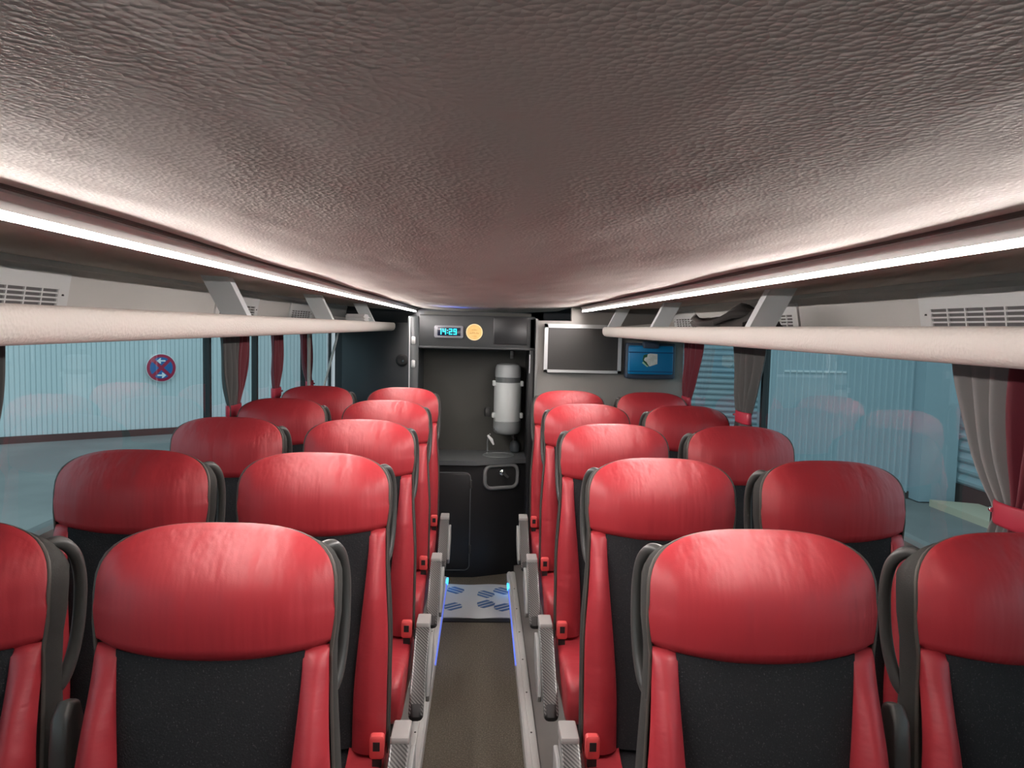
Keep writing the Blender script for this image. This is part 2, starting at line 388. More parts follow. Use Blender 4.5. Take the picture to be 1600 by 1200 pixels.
vent(-1, 1.12, 4.54, 5.12, 'white louvred air vent beside the second left rack bracket', 7)
vent(-1, 1.12, 5.30, 5.62, 'white air vent panel at the far end of the left rack', 4)
vent(1, 1.18, 1.30, 2.055, 'white louvred air vent over the right rack, nearest the camera', 9)
vent(1, 1.18, 2.87, 3.42, 'white louvred air vent behind the nearest right rack bracket', 7)
vent(1, 1.18, 4.28, 4.76, 'white louvred air vent at the far end of the right rack', 6)

# ------------------------------------------------------------------ coach seats
def recl(z): return (z - 1.17) * .13
def seam(uu): return 1.053 + .020 * uu * uu
ZM, RAD, TOP = 1.158, .208, .115
def hw(z):                                   # half width of the backrest front
    if z >= 1.14: return RAD
    if z >= 1.05: return .202 + .008 * smooth01((z - 1.05) / .09)
    return .202 + .017 * smooth01((1.05 - z) / .30)
def top_z(uu): return ZM + TOP * max(0, 1 - abs(uu) ** 3.0) ** (1 / 3.0)
def head_y(uu, z):
    t = min(max((z - 1.15) / (ZM + TOP - 1.15), 0), 1)
    q = min(max((z - 1.06) / (ZM + TOP - 1.06), 0), 1)
    return recl(z) - .008 - .015 * math.sin(math.pi * min(q * 1.15, 1)) * (1 - .5 * uu * uu) + .040 * abs(uu) ** 4 + .075 * t ** 3
def inner(z): return .160 - .030 * smooth01((1.08 - z) / .5)
def bol(z): return .052 * smooth01((1.10 - z) / .22) * (.75 + .25 * smooth01((z - .48) / .2))
def panel_y(xx, z): return recl(z) + .004 - .010 * smooth01((1.1 - z) / .3) * math.cos(xx * 8) 

def head(a, c):
    s = math.sin((a * 2 - 1) * math.pi / 2); zs = seam(s); z = zs + (top_z(s) - zs) * c
    hwz = hw(z) if z < 1.14 else RAD
    lip = .012 * (1 - smooth01(c / .08))     # the pad rounds under at the seam
    return (s * hwz, head_y(s, z) + lip, z)
def insert(a, c):
    s = a * 2 - 1; z1 = seam(s * .75) + .004; z = .49 + (z1 - .49) * c; xx = s * (inner(z) + .002)
    return (xx, panel_y(xx, z) + .010 * abs(s) ** 8, z)
def bolster(sg):
    def f(a, c):
        z1 = seam(.9) + .002; z = .49 + (z1 - .49) * c; xi, xo = inner(z), hw(z); xx = xi + (xo - xi) * a
        y = panel_y(xi, z) + .010 - bol(z) * math.sin(math.pi * (.06 + .80 * a)) ** .7 + .010 * a ** 3
        y += .010 * smooth01((c - .965) / .035)
        return (sg * xx, y, z)
    return f
def outline(n=26):
    """backrest outline from bottom right over the top to bottom left, (x, z, y)"""
    pts = []
    for k in range(14):
        z = .47 + (ZM - .47) * k / 14; pts.append((hw(z), z))
    for k in range(n + 1):
        a = math.pi / 2 * (1 - 2 * k / n); s = math.sin(a); pts.append((s * RAD, top_z(s)))
    for k in range(13, -1, -1):
        z = .47 + (ZM - .47) * k / 14; pts.append((-hw(z), z))
    out = []
    for p in pts:
        z = p[1]; uu = p[0] / RAD
        if z > 1.05: y = head_y(uu, z)
        else: y = recl(z) + .024 + .008 * smooth01((1.06 - z) / .04) - .016 * smooth01((1.0 - z) / .2)
        out.append((p[0], y, z))
    return out
OUT = outline()
def ring(dx, dy, fy, zdrop=0, tuck=0):
    r = []
    n = len(OUT)
    for i, p in enumerate(OUT):
        a, c = OUT[max(i - 1, 0)], OUT[min(i + 1, n - 1)]
        t = Vector((c[0] - a[0], 0, c[2] - a[2])).normalized(); nr = Vector((t.z, 0, -t.x)) * -1
        q = Vector(p) - nr * dx * -1 if False else Vector((p[0], 0, p[2])) + (Vector((-t.z, 0, t.x)) if False else Vector((-nr.x, 0, -nr.z)) * -1) * 0
        out = Vector((-t.z, 0, t.x)); out = out if out.dot(Vector((p[0], 0, p[2] - .85))) > 0 else -out
        q = Vector((p[0], 0, p[2])) + out * dx
        base = recl(p[2]); y = p[1] * (1 - fy) + base * fy + dy
        zz = q.z - (zdrop + tuck * max(0, 1 - (p[0] / .198) ** 6)) * smooth01((q.z - 1.16) / .1)
        r.append((q.x, y, zz))
    return r

SH = (0, 0, -PZ)
def make_seat(ib, aisle):
    """ib: +1 when the inboard side of the seat is +x"""
    root = thing('coach_seat', '', 'seat', (0, 0, 0), 'red and black coach seats')
    O = (0, 0, PZ)
    MB().patch(40, 26, head, (0, .010, -.002)).build('headrest', RED, root, offset=O, smooth=60)
    MB().patch(16, 30, insert, (0, .03, 0)).build('backrest_insert', BLACK, root, offset=O, smooth=60)
    for sg in (-1, 1):
        MB().patch(12, 34, bolster(sg), (0, .02, 0)).build('side_bolster', REDB, root, offset=O, smooth=60)
    # charcoal shell wrapping the sides and the back
    rings = [ring(-.012, .012, 0), ring(.001, .008, 0, 0, .010), ring(.005, .022, .2, 0, .014), ring(.006, .050, .55, 0, .018), ring(.004, .085, .9, .02), ring(-.006, .112, 1, .04), ring(-.03, .125, 1, .06)]
    MB().loft(rings).build('back_shell', SHELLM, root, offset=O, smooth=50)
    MB().tube(ring(.002, .004, 0, 0, .006), .0038, 6).build('piping', PIPE, root, offset=O, smooth=60)
    # grab handle on the inboard shoulder
    hx = ib * .199
    path = [(ib * .165, .085, 1.222), (ib * .184, .098, 1.228), (hx - ib * .004, .112, 1.220), (hx + ib * .004, .130, 1.195), (hx + ib * .008, .138, 1.155), (hx + ib * .009, .136, 1.11), (hx + ib * .009, .126, 1.06), (hx + ib * .007, .110, 1.015), (hx + ib * .002, .085, .975), (hx - ib * .010, .06, .955)]
    MB().tube(spline(path, 4), .0115, 12).build('grab_handle', PLAST, root, offset=O, smooth=60)
    # seat cushion
    prof = [(-.02, .535), (-.10, .512), (-.22, .512), (-.36, .528), (-.44, .530), (-.485, .515), (-.505, .480), (-.503, .43), (-.48, .395), (-.40, .385), (-.02, .395)]
    dense = []
    prof = [(y_, z_ - .045) for y_, z_ in prof]
    for i in range(len(prof)):
        p0, p1, p2, p3 = (Vector(prof[(i + k) % len(prof)]) for k in (-1, 0, 1, 2))
        for t in (0, .34, .67):
            dense.append(tuple(.5 * ((2 * p1) + (p2 - p0) * t + (2 * p0 - 5 * p1 + 4 * p2 - p3) * t * t + (3 * p1 - p0 - 3 * p2 + p3) * t ** 3)))
    MB().pillow(dense, -.125, .125, .014).build('cushion_insert', BLACK, root, offset=O, smooth=60)
    for sg in (-1, 1):
        MB().pillow([(y - .004, z + (.012 if z > .455 else 0)) for y, z in dense], sg * .122, sg * .222, .028).build('cushion_bolster', REDB, root, offset=O, smooth=60)
    MB().rbox(-.21, .21, -.46, .05, .29, .35, .015).build('seat_pan', PLAST, root, offset=O)
    for sg in (-1, 1):
        b = MB().prism([(-.40, PZ), (-.36, PZ + .02), (-.30, .30), (.0, .30), (.02, PZ + .02), (.06, PZ)], sg * .15 - .02, sg * .15 + .02, axis='x')
        b.build('leg', METAL, root, offset=O)
    # belt buckle beside the cushion on the inboard side
    bx = ib * .205
    o = MB().rbox(bx - .019, bx + .019, -.158, -.130, .50, .562, .008).build('belt_buckle', BUCK, root, offset=O)
    MB().box(bx - .009, bx + .009, -.1595, -.150, .524, .548).build('buckle_slot', RUBBER, o, offset=O)
    MB().box(bx - .012, bx + .012, -.150, -.136, .44, .51).build('buckle_strap', RUBBER, o, offset=O)
    if aisle:
        ax = ib * .264; A0, A1 = ax - .0225, ax + .0225; O = (0, 0, PZ + .060)
        SQ = lambda pts: [(-.055 + (p[0] + .055) * .86, .604 + (p[1] - .604) * .90) for p in pts]
        body = [(-.055, .604), (-.135, .604), (-.20, .576), (-.30, .515), (-.40, .445), (-.465, .400), (-.478, .385), (-.470, .368), (-.445, .365), (-.36, .405), (-.24, .47), (-.15, .50), (-.055, .50)]
        o = MB().pillow(SQ(body), A0, A1, .008).build('armrest', GREYP, root, offset=O, smooth=50)
        top = [(-.145, .606), (-.20, .583), (-.30, .522), (-.40, .452), (-.468, .405), (-.486, .386), (-.478, .372), (-.455, .385), (-.39, .44), (-.29, .508), (-.195, .568), (-.145, .592)]
        MB().pillow(SQ(top), A0 - .002, A1 + .002, .006).build('armrest_inlay', CARBON, o, offset=O, smooth=50)
        tip = [(-.455, .417), (-.475, .402), (-.493, .383), (-.488, .366), (-.468, .360), (-.450, .375)]
        MB().pillow(SQ(tip), A0 - .001, A1 + .001, .016).build('armrest_tip', RUBBER, o, offset=O, smooth=50)
        MB().pillow([(-.05, .612), (-.145, .612), (-.150, .604), (-.145, .585), (-.05, .575)], A0 - .002, A1 + .002, .006).build('armrest_cap', CAPM, o, offset=O, smooth=50)
        sx0 = ax + ib * .0225; pl = [( -.06, .54), (-.14, .545), (-.22, .505), (-.30, .44), (-.34, .39), (-.32, .36), (-.24, .36), (-.14, .40), (-.06, .45)]
        MB().pillow(SQ(pl), sx0, sx0 + ib * .014, .005).build('side_cover', GREYP, o, offset=O, smooth=50)
    else:
        ax = ib * .249
        arm = [(.02, .60), (-.035, .60), (-.045, .62), (-.030, .90), (-.02, .955), (.0, .975), (.025, .968), (.035, .94), (.03, .80)]
        MB().pillow(arm, ax - .015, ax + .015, .010).build('folded_armrest', PLAST, root, offset=O, smooth=50)
    return root

ROWS = [1.318 + .790 * k for k in range(5)]
rowname = ['nearest row', 'second row from the camera', 'third row from the camera', 'fourth row from the camera', 'rearmost row']
for xx, ib, aisle, nm in ((-.962, 1, False, 'by the left windows'), (-.463, 1, True, 'just left of the aisle'), (.518, -1, True, 'just right of the aisle'), (1.012, -1, False, 'by the right windows')):
    proto = make_seat(ib, aisle)
    for k, yy in enumerate(ROWS):
        o = proto if k == 0 else copy_tree(proto)
        o.location = (xx, yy, PZ)
        o['label'] = 'red leather coach seat %s, %s' % (nm, rowname[k])

# ------------------------------------------------------------------ curtains
def curtain(X, top, waist, zt, zw, zb, split, label, far_mat, near_mat, waves=5, amp=.017, hem=None):
    """top / waist: (near y, far y); split: share of the width that the near (drape) cloth takes"""
    sx = 1 if X > 0 else -1
    t = thing('curtain', label, 'curtain', (X, (waist[0] + waist[1]) / 2, zw), 'window curtains'); off = (X, (waist[0] + waist[1]) / 2, zw)
    hem = hem or (waist[0] - .05, waist[1] + .06)
    def fn(a, c):
        z = zt + (zb - zt) * c
        if z > zw:
            q = (zt - z) / (zt - zw); e = q ** 1.7; y0 = top[0] + (waist[0] - top[0]) * e; y1 = top[1] + (waist[1] - top[1]) * e
        else:
            q = (zw - z) / (zw - zb); e = q ** .7; y0 = waist[0] + (hem[0] - waist[0]) * e; y1 = waist[1] + (hem[1] - waist[1]) * e
        y = y0 + (y1 - y0) * a
        k = .45 + .55 * min(1, abs(z - zw) / .12)
        xx = X + amp * k * math.sin(a * waves * 2 * math.pi + .6) + .004 * math.sin(z * 17 + a * 9) + sx * .0
        return (xx, y, z)
    def sheet(a0, a1, n):
        mb = MB(); m = 22
        vs = [fn(a0 + (a1 - a0) * i / n, j / m) for j in range(m + 1) for i in range(n + 1)]; W = n + 1
        return mb.add(vs, [(j * W + i, j * W + i + 1, (j + 1) * W + i + 1, (j + 1) * W + i) for j in range(m) for i in range(n)])
    if split < 1: sheet(split, 1, 44).build('lining', far_mat, t, offset=off, smooth=80, solid=.003)
    if split > 0: sheet(0, split, 44).build('drape', near_mat, t, offset=off, smooth=80, solid=.003)
    y0, y1 = waist; ring_ = []
    for k in range(20):
        a = 2 * math.pi * k / 20; ring_.append(((amp * .75 + .008) * math.cos(a), ((y1 - y0) / 2 + .012) * math.sin(a)))
    tb = MB(); cy = (y0 + y1) / 2
    tb.loft([[(X + p[0] * s_, cy + p[1] * s_, zw + dz) for p in ring_] for s_, dz in ((.98, -.028), (1.04, -.022), (1.05, .022), (.98, .028))], cap=False)
    o = tb.build('tie_back', TIE, t, offset=off, smooth=60, solid=.003)
    MB().lathe([(.006, -.006), (.006, .0), (.003, .004)], 0, 0, 0, n=10, axis='y').build('tie_button', CHROME, o).location = (-sx * (amp * .75 + .006), y1 - cy + .004, .004)
    return t
curtain(1.262, (1.50, 2.01), (1.68, 1.795), 1.60, 1.222, 1.036, .58, 'grey lined dark red curtain tied back beside the nearest right window', LINING, DRAPE, waves=7)
curtain(1.262, (3.42, 3.80), (3.56, 3.72), 1.60, 1.235, 1.036, .30, 'charcoal curtain tied back between the two right windows', LININGD, LININGD, waves=4)
curtain(1.262, (4.40, 4.74), (4.62, 4.74), 1.60, 1.215, 1.036, 1, 'dark red curtain tied back beside the right rear wall', LINING, DRAPE, waves=4)
curtain(-1.222, (1.52, 2.008), (1.76, 1.905), 1.60, 1.222, 1.036, .58, 'dark curtain at the left edge of the photo beside the large left window', LININGD, DRAPE, waves=6)
curtain(-1.222, (3.62, 4.06), (3.74, 3.90), 1.60, 1.205, 1.036, .60, 'grey and dark red curtain tied back right of the large left window', DRAPE, LININGD, waves=5)
curtain(-1.222, (4.50, 4.74), (4.54, 4.66), 1.60, 1.225, 1.036, 0, 'narrow dark red curtain in the middle of the left window row', DRAPE, DRAPE, waves=3)
curtain(-1.222, (5.20, 5.52), (5.42, 5.54), 1.60, 1.205, 1.036, 0, 'dark red curtain farthest back on the left side', DRAPE, DRAPE, waves=4)

# ------------------------------------------------------------------ hand rail and door by the rear stair
t = thing('handrail', 'slim pale slanting handrail in front of the dark rear partition', 'handrail', (-1.09, 5.3, 1.0))
MB().tube([(-1.20, 5.3, .75), (-1.10, 5.3, 1.15), (-1.0, 5.3, 1.535), (-.985, 5.3, 1.60)], .0085, 10).build('rail', mat('pale_painted_rail', (.62, .66, .64), .4), t, offset=(-1.09, 5.3, 1.0))
MB().lathe([(.022, 0), (.022, .006), (.012, .012)], -.985, 5.3, 1.592, n=14).build('rail_flange', PLAST, t, offset=(-1.09, 5.3, 1.0))
t = thing('grab_pole', 'thin beige upright pole beside the farthest left curtain', 'pole', (-1.13, 5.05, PZ))
MB().tube([(-1.13, 5.05, PZ), (-1.13, 5.05, 1.0), (-1.13, 5.05, 1.595)], .011, 10).build('pole', mat('beige_pole', (.34, .31, .28), .5), t, offset=(-1.13, 5.05, PZ))
MB().lathe([(.026, 0), (.026, .006), (.014, .014)], -1.13, 5.05, PZ, n=14).build('pole_base', PLAST, t, offset=(-1.13, 5.05, PZ))
t = thing('partition_door', 'dark door with a round black lock in the rear partition', 'door', (-.78, YE, PZ)); off = (-.78, YE, PZ)
MB().rbox(-1.16, -.50, YE - .02, YE - .001, PZ, 1.66, .02).build('door_leaf', DARKW, t, offset=off)
o = MB().lathe([(.052, 0), (.052, -.010), (.042, -.018), (.030, -.018)], -.665, YE - .02, 1.352, n=24, axis='y').build('door_lock', RUBBER, t, offset=off)
MB().lathe([(.014, 0), (.014, -.014), (.009, -.02)], -.655, YE - .036, 1.345, n=14, axis='y').build('lock_knob', CHROME, o, offset=off)

# ------------------------------------------------------------------ kitchen unit
KY = 4.93
k = thing('kitchen_unit', 'dark galley unit with sink niche and angled cabinet at the end of the aisle', 'kitchen', (-.04, KY, 0)); off = (-.04, KY, 0)
b = MB().rbox(-.41, .335, KY, KY + .30, 1.497, 1.712, .01); b.rbox(-.41, .335, KY - .012, KY + .02, 1.497, 1.512, .005)
hd = b.build('header_panel', KITD, k, offset=off)
MB().rbox(.065, .285, KY - .004, KY + .01, 1.53, 1.705, .008).build('header_flap', CAB, hd, offset=off)
MB().box(-.41, .335, KY + .44, KY + .46, .70, 1.74).build('niche_back', KITB, k, offset=off)
s1 = MB().rbox(-.478, -.41, KY - .005, KY + .46, .0, 1.70, .008).build('side_panel', mat('grey_side_panel', (.035, .04, .042), .4), k, offset=off)
MB().box(-.470, -.463, KY - .012, KY - .004, .5, 1.69).build('edge_strip', SILV, s1, offset=off)
for zz in (1.545, 1.395):
    MB().rbox(-.455, -.430, KY - .018, KY - .003, zz - .025, zz + .025, .008).build('hinge', METAL, s1, offset=off)
s2 = MB().rbox(.300, .336, KY - .0, KY + .46, .0, 1.70, .008).build('side_panel', CAB, k, offset=off)
MB().box(.300, .306, KY - .006, KY + .002, 1.35, 1.47).build('edge_strip', SILV, s2, offset=off)
# worktop with its angled right half
top = [(-.41, KY), (-.035, KY), (.300, KY + .13), (.300, KY + .44), (-.41, KY + .44)]
MB().prism([(p[0], p[1] - .012) for p in top[:3]] + top[3:], .745, .775, axis='z').build('worktop', CTR, k, offset=off)
# sink bowl let into the worktop
sk = MB().lathe([(.108, .003), (.104, .007), (.098, .005), (.095, -.004), (.07, -.012), (.02, -.014)], .12, KY + .22, .775, n=28).build('sink_bowl', mat('sink_steel', (.35, .38, .38), .3, metal=.6), k, offset=off)
MB().lathe([(.014, 0), (.014, .003), (.006, .003)], .12, KY + .22, .7625, n=14).build('drain', CHROME, sk, offset=off)
fc = MB().tube([(.045, KY + .30, .775), (.045, KY + .30, .86), (.047, KY + .29, .90), (.060, KY + .25, .915)], .006, 10).build('faucet', CHROME, k, offset=off)
MB().tube([(.045, KY + .20, .915), (.070, KY + .205, .885), (.086, KY + .21, .85)], [.007, .012, .006], 10).build('faucet_spout', mat('spout_white_metal', (.9, .9, .9), .25), fc, offset=off)
MB().lathe([(.014, 0), (.014, .012), (.008, .016)], .045, KY + .30, .775, n=14).build('faucet_base', CHROME, fc, offset=off)
# cabinet with a flat left front and an angled right front
cab = [(-.41, KY + .012), (-.035, KY + .012), (.300, KY + .14), (.300, KY + .44), (-.41, KY + .44)]
cb = MB().prism(cab, .0, .745, axis='z').build('cabinet_body', CAB, k, offset=off)
MB().rbox(-.40, -.062, KY + .002, KY + .013, .05, .695, .035, n=5).build('cabinet_door', CAB, cb, offset=off)
frame_pts = []
def rrect(x0, x1, z0, z1, r, n=5):
    p = []
    for cx, cz, a0 in ((x1 - r, z1 - r, 0), (x0 + r, z1 - r, 90), (x0 + r, z0 + r, 180), (x1 - r, z0 + r, 270)):
        for q in range(n + 1):
            a = R(a0 + 90 * q / n); p.append((cx + r * math.cos(a), cz + r * math.sin(a)))
    return p
MB().tube([(p[0], KY + .002, p[1]) for p in rrect(-.40, -.062, .05, .695, .035)], .0035, 6, closed=True).build('door_seal', mat('door_edge_grey', (.12, .125, .13), .4), cb, offset=off)
for zz in (.62, .19):
    MB().rbox(-.066, -.052, KY - .004, KY + .013, zz - .028, zz + .028, .005).build('cabinet_hinge', PLAST, cb, offset=off)
# waste opening on the angled front
ang = math.atan2(.128, .335)
def angled(px, d, pz):                       # point on the angled front: px along it, d out of it
    return (-.035 + px * math.cos(ang) + d * math.sin(ang), KY + .012 + px * math.sin(ang) - d * math.cos(ang), pz)
wf = MB().tube([angled(p[0], .006, p[1]) for p in rrect(.068, .300, .585, .735, .045)], .013, 10, closed=True).build('waste_frame', mat('frame_grey', (.20, .205, .205), .4), cb, offset=off)
rr = rrect(.072, .296, .589, .731, .042)
MB().loft([[angled(p[0], .001, p[1]) for p in rr], [angled(p[0], .005, p[1]) for p in rr]]).build('waste_flap', RUBBER, wf, offset=off)
MB().tube([angled(.185, -.002, .690), angled(.185, .020, .690), angled(.187, .028, .688)], [.022, .020, .010], 14).build('flap_knob', CHROME, wf, offset=off)
MB().tube([angled(.195, .020, .685), angled(.225, .024, .655)], .008, 8).build('flap_lever', PLAST, wf, offset=off)
MB().box(-.28, -.10, KY + .18, KY + .20, 1.7122, 1.7142).build('night_light', mat('blue_night_light_lit', (.05, .1, .9), .5, emit=((.05, .12, 1.0), 12.0)), k, offset=off)

# clock
c = thing('digital_clock', 'grey digital clock showing 14:29 in cyan digits on the dark header', 'clock', (-.217, KY, 1.605)); off = (-.217, KY, 1.605)
MB().rbox(-.311, -.126, KY - .020, KY, 1.565, 1.645, .012).build('clock_housing', CLKF, c, offset=off)
MB().rbox(-.290, -.143, KY - .0225, KY - .018, 1.580, 1.632, .004).build('clock_display', CLKD, c, offset=off)
SEG = {'1': 'bc', '4': 'fgbc', '2': 'abged', '9': 'abcdfg', ':': ':'}
dg = MB(); dx = -.270
def seg_box(x0, x1, z0, z1): dg.box(x0, x1, KY - .0245, KY - .0220, z0, z1)
for ch in '14:29':
    W_, H_, T_ = .021, .038, .0062; z0 = 1.587
    if ch == ':':
        seg_box(dx, dx + .006, z0 + .008, z0 + .014); seg_box(dx, dx + .006, z0 + .024, z0 + .030); dx += .012; continue
    if ch == '1': W_ = .0062
    S = SEG[ch]
    if 'a' in S: seg_box(dx, dx + W_, z0 + H_ - T_, z0 + H_)
    if 'd' in S: seg_box(dx, dx + W_, z0, z0 + T_)
    if 'g' in S: seg_box(dx, dx + W_, z0 + H_ / 2 - T_ / 2, z0 + H_ / 2 + T_ / 2)
    if 'b' in S: seg_box(dx + W_ - T_, dx + W_, z0 + H_ / 2, z0 + H_)
    if 'c' in S: seg_box(dx + W_ - T_, dx + W_, z0, z0 + H_ / 2)
    if 'f' in S: seg_box(dx, dx + T_, z0 + H_ / 2, z0 + H_)
    if 'e' in S: seg_box(dx, dx + T_, z0, z0 + H_ / 2)
    dx += W_ + .007
dg.build('clock_digits', CLKE, c, offset=off, smooth=0)
# round orange sticker
s = thing('round_sticker', 'round orange sticker with small brown print beside the clock', 'sticker', (-.056, KY, 1.606)); off = (-.056, KY, 1.606)
MB().lathe([(.053, 0), (.053, -.0025), (.048, -.0035)], *off, n=40, axis='y').build('sticker_rim', ORNGP, s, offset=off)
MB().lathe([(.047, -.003), (.047, -.0042), (.045, -.0045)], *off, n=40, axis='y').build('sticker_face', ORNG, s, offset=off)
pr = MB()
rs = random.Random(3)
xx = -.028
while xx < .026:                             # unreadable line of print
    h = rs.choice((.008, .011, .014)); pr.box(off[0] + xx, off[0] + xx + .0026, KY - .0052, KY - .0042, off[2] - .012, off[2] - .012 + h)
    if rs.random() < .7: pr.box(off[0] + xx, off[0] + xx + .006, KY - .0052, KY - .0042, off[2] - .012 + h * .5, off[2] - .012 + h * .5 + .0024)
    xx += .0085
for q in range(7): pr.box(off[0] - .016 + q * .005, off[0] - .013 + q * .005, KY - .0052, KY - .0042, off[2] + .012, off[2] + .0165)
pr.box(off[0] - .018, off[0] + .016, KY - .0052, KY - .0042, off[2] - .026, off[2] - .0242)
pr.build('sticker_print', BRWN, s, offset=off, smooth=0)

# coffee urn on the niche wall
UX, UY = .176, KY + .30
c = thing('coffee_urn', 'tall grey coffee urn with domed lid hanging in the dark kitchen niche', 'urn', (UX, UY, .92)); off = (UX, UY, .92)
MB().lathe([(.088, 1.004), (.093, 1.006), (.093, 1.262), (.088, 1.268)], UX, UY, 0).build('urn_body', URNM, c, offset=off)
MB().lathe([(.050, .912), (.078, .918), (.089, .932), (.094, .96), (.094, 1.003), (.088, 1.006)], UX, UY, 0).build('urn_base', URNB, c, offset=off)
MB().lathe([(.082, 1.264), (.086, 1.268), (.086, 1.300), (.080, 1.306)], UX, UY, 0).build('urn_collar', URND, c, offset=off)
MB().lathe([(.084, 1.302), (.088, 1.306), (.088, 1.34), (.085, 1.37), (.076, 1.388), (.05, 1.396), (.01, 1.398)], UX, UY, 0).build('urn_lid', mat('urn_lid_grey', (.40, .42, .42), .35), c, offset=off)
for zz in (1.262, 1.045):
    for sg in (-1, 1):
        MB().rbox(UX + sg * .094 - .011, UX + sg * .094 + .011, UY - .045, UY - .01, zz - .018, zz + .018, .006).build('urn_clip', URNM, c, offset=off)
MB().tube([(UX - .092, UY - .02, 1.05), (UX - .125, UY - .03, 1.052), (UX - .140, UY - .03, 1.062), (UX - .142, UY - .03, 1.085)], .006, 8).build('urn_tap', PLAST, c, offset=off)
MB().lathe([(.020, 0), (.024, .02), (.022, .05), (.012, .062)], UX - .135, UY - .03, 1.035, n=14).build('tap_grip', RUBBER, c, offset=off)
MB().tube([(UX - .07, UY - .05, .955), (UX - .085, UY - .075, .945)], .011, 8).build('urn_valve', CHROME, c, offset=off)
MB().box(UX - .06, UX + .06, UY + .08, KY + .44, .98, 1.28).build('wall_mount', CAB, c, offset=off)
MB().tube([(UX + .03, UY - .03, .92), (UX + .045, UY - .04, .89), (UX + .05, UY - .03, .875)], .008, 8).build('urn_hose', RUBBER, c, offset=off)
c = thing('soap_bottle', 'dark grey rounded bottle standing under the coffee urn', 'bottle', (.236, KY + .37, .776)); off = (.236, KY + .37, .776)
MB().lathe([(.026, .782), (.034, .79), (.036, .82), (.030, .85), (.016, .865)], .236, KY + .37, -.006, n=18).build('bottle', mat('smoky_bottle', (.07, .085, .095), .35), c, offset=off)
MB().lathe([(.012, .864), (.013, .885), (.010, .892)], .236, KY + .37, -.006, n=14).build('bottle_cap', RUBBER, c, offset=off)
c = thing('utensil_hook', 'small white hook hanging above the coffee urn', 'hook', (.203, KY + .42, 1.45)); off = (.203, KY + .42, 1.45)
MB().rbox(.192, .214, KY + .41, KY + .44, 1.425, 1.478, .006).build('hook_plate', GREYP, c, offset=off)
MB().tube([(.203, KY + .41, 1.45), (.203, KY + .385, 1.435), (.203, KY + .375, 1.45)], .004, 8).build('hook_arm', METAL, c, offset=off)

# ------------------------------------------------------------------ tv screen and blue case on the right rear wall
t = thing('tv_monitor', 'flat dark screen with a pale silver frame on the grey rear wall', 'monitor', (.633, YR, 1.52)); off = (.633, YR, 1.52)
MB().rbox(.395, .872, YR - .03, YR, 1.372, 1.660, .008).build('monitor_back', RUBBER, t, offset=off)
fr = MB(); a0, a1, z0, z1, wd = .388, .878, 1.364, 1.670, .024
for bb in ((a0, a1, z0, z0 + wd * .72), (a0, a1, z1 - wd, z1), (a0, a0 + wd * .9, z0, z1), (a1 - wd * .9, a1, z0, z1)):
    fr.box(bb[0], bb[1], YR - .044, YR - .02, bb[2], bb[3])
fr.build('frame', SILV, t, offset=off, smooth=0)
MB().box(a0 + .018, a1 - .018, YR - .036, YR - .028, z0 + .014, z1 - .02).build('screen', SCREEN, t, offset=off)
t = thing('blue_case', 'blue plastic case with a white and green crest on the grey wall', 'case', (1.06, YR, 1.45)); off = (1.06, YR, 1.45)
MB().rbox(.905, 1.222, YR - .055, YR, 1.336, 1.562, .014).build('case_rim', NAVY, t, offset=off)
bd = MB().rbox(.918, 1.200, YR - .085, YR - .04, 1.366, 1.546, .010).build('case_body', BLUEC, t, offset=off)
sm = MB(); sm.box(.917, 1.201, YR - .0865, YR - .08, 1.500, 1.507); sm.box(.917, 1.201, YR - .0865, YR - .08, 1.380, 1.386)
sm.build('case_seam', BLUED, bd, offset=off)
MB().pillow([(YR - .10, 1.530), (YR - .105, 1.55), (YR - .09, 1.572), (YR - .06, 1.575), (YR - .06, 1.53)], 1.005, 1.105, .012).build('case_handle', NAVY, t, offset=off)
def mark(poly, mm, d, nm, dd=.002):
    MB().prism([(1.0 + (p[0] - 552) * .000258 * 1.02, 1.497 - (p[1] - 415) * .000262) for p in poly], YR - .0865 - d, YR - .085, axis='y').build(nm, mm, bd, offset=off, smooth=0)
mark([(560, 640), (590, 610), (730, 705), (690, 740)], GREENL, .0006, 'crest_edge')
mark([(595, 455), (640, 440), (690, 430), (740, 715), (690, 705), (580, 600), (575, 560)], GREEND, .0012, 'crest_shadow')  # dark green part of the crest
mark([(690, 430), (750, 412), (925, 420), (930, 660), (745, 722), (690, 660), (670, 620), (605, 575), (620, 515), (680, 498)], WHITEP, .0020, 'crest_shield')

# ------------------------------------------------------------------ things lying in the racks
t = thing('paper_stack', 'small stack of white leaflets on the far end of the left rack', 'papers', (-.70, 4.42, 1.655)); off = (-.70, 4.42, 1.655)
for i in range(7):
    a = rs.uniform(-.06, .06); cxx, cyy = -.712 + rs.uniform(-.003, .003), 4.42; z0 = 1.6595 + i * .0055
    pts = [(cxx + x_ * math.cos(a) - y_ * math.sin(a), cyy + x_ * math.sin(a) + y_ * math.cos(a)) for x_, y_ in ((-.052, -.10), (.048, -.10), (.048, .10), (-.052, .10))]
    MB().prism(pts, z0, z0 + .0045, axis='z').build('leaflet', PAPER, t, offset=off)
t = thing('cloth_bundle', 'dark grey crumpled cloth bundle lying behind the right rack lip', 'cloth', (.95, 2.75, 1.618)); off = (.95, 2.75, 1.618)
def lump(a, c):
    th = 2 * math.pi * a; q = c * 2 - 1; rr_ = .052 * math.sqrt(max(0, 1 - q * q)) * (1 + .25 * math.sin(5 * th + 7 * q)) * (1 + .3 * math.sin(3 * q + 1))
    return (.905 + .19 * q * .9, 2.72 + rr_ * 1.6 * math.cos(th), 1.664 + rr_ * (.95 if math.sin(th) > 0 else .8) * math.sin(th) + .012 * math.sin(4 * q))
mb = MB(); nu, nv = 26, 18
vs = [lump(i / nu, j / nv) for j in range(nv + 1) for i in range(nu)]
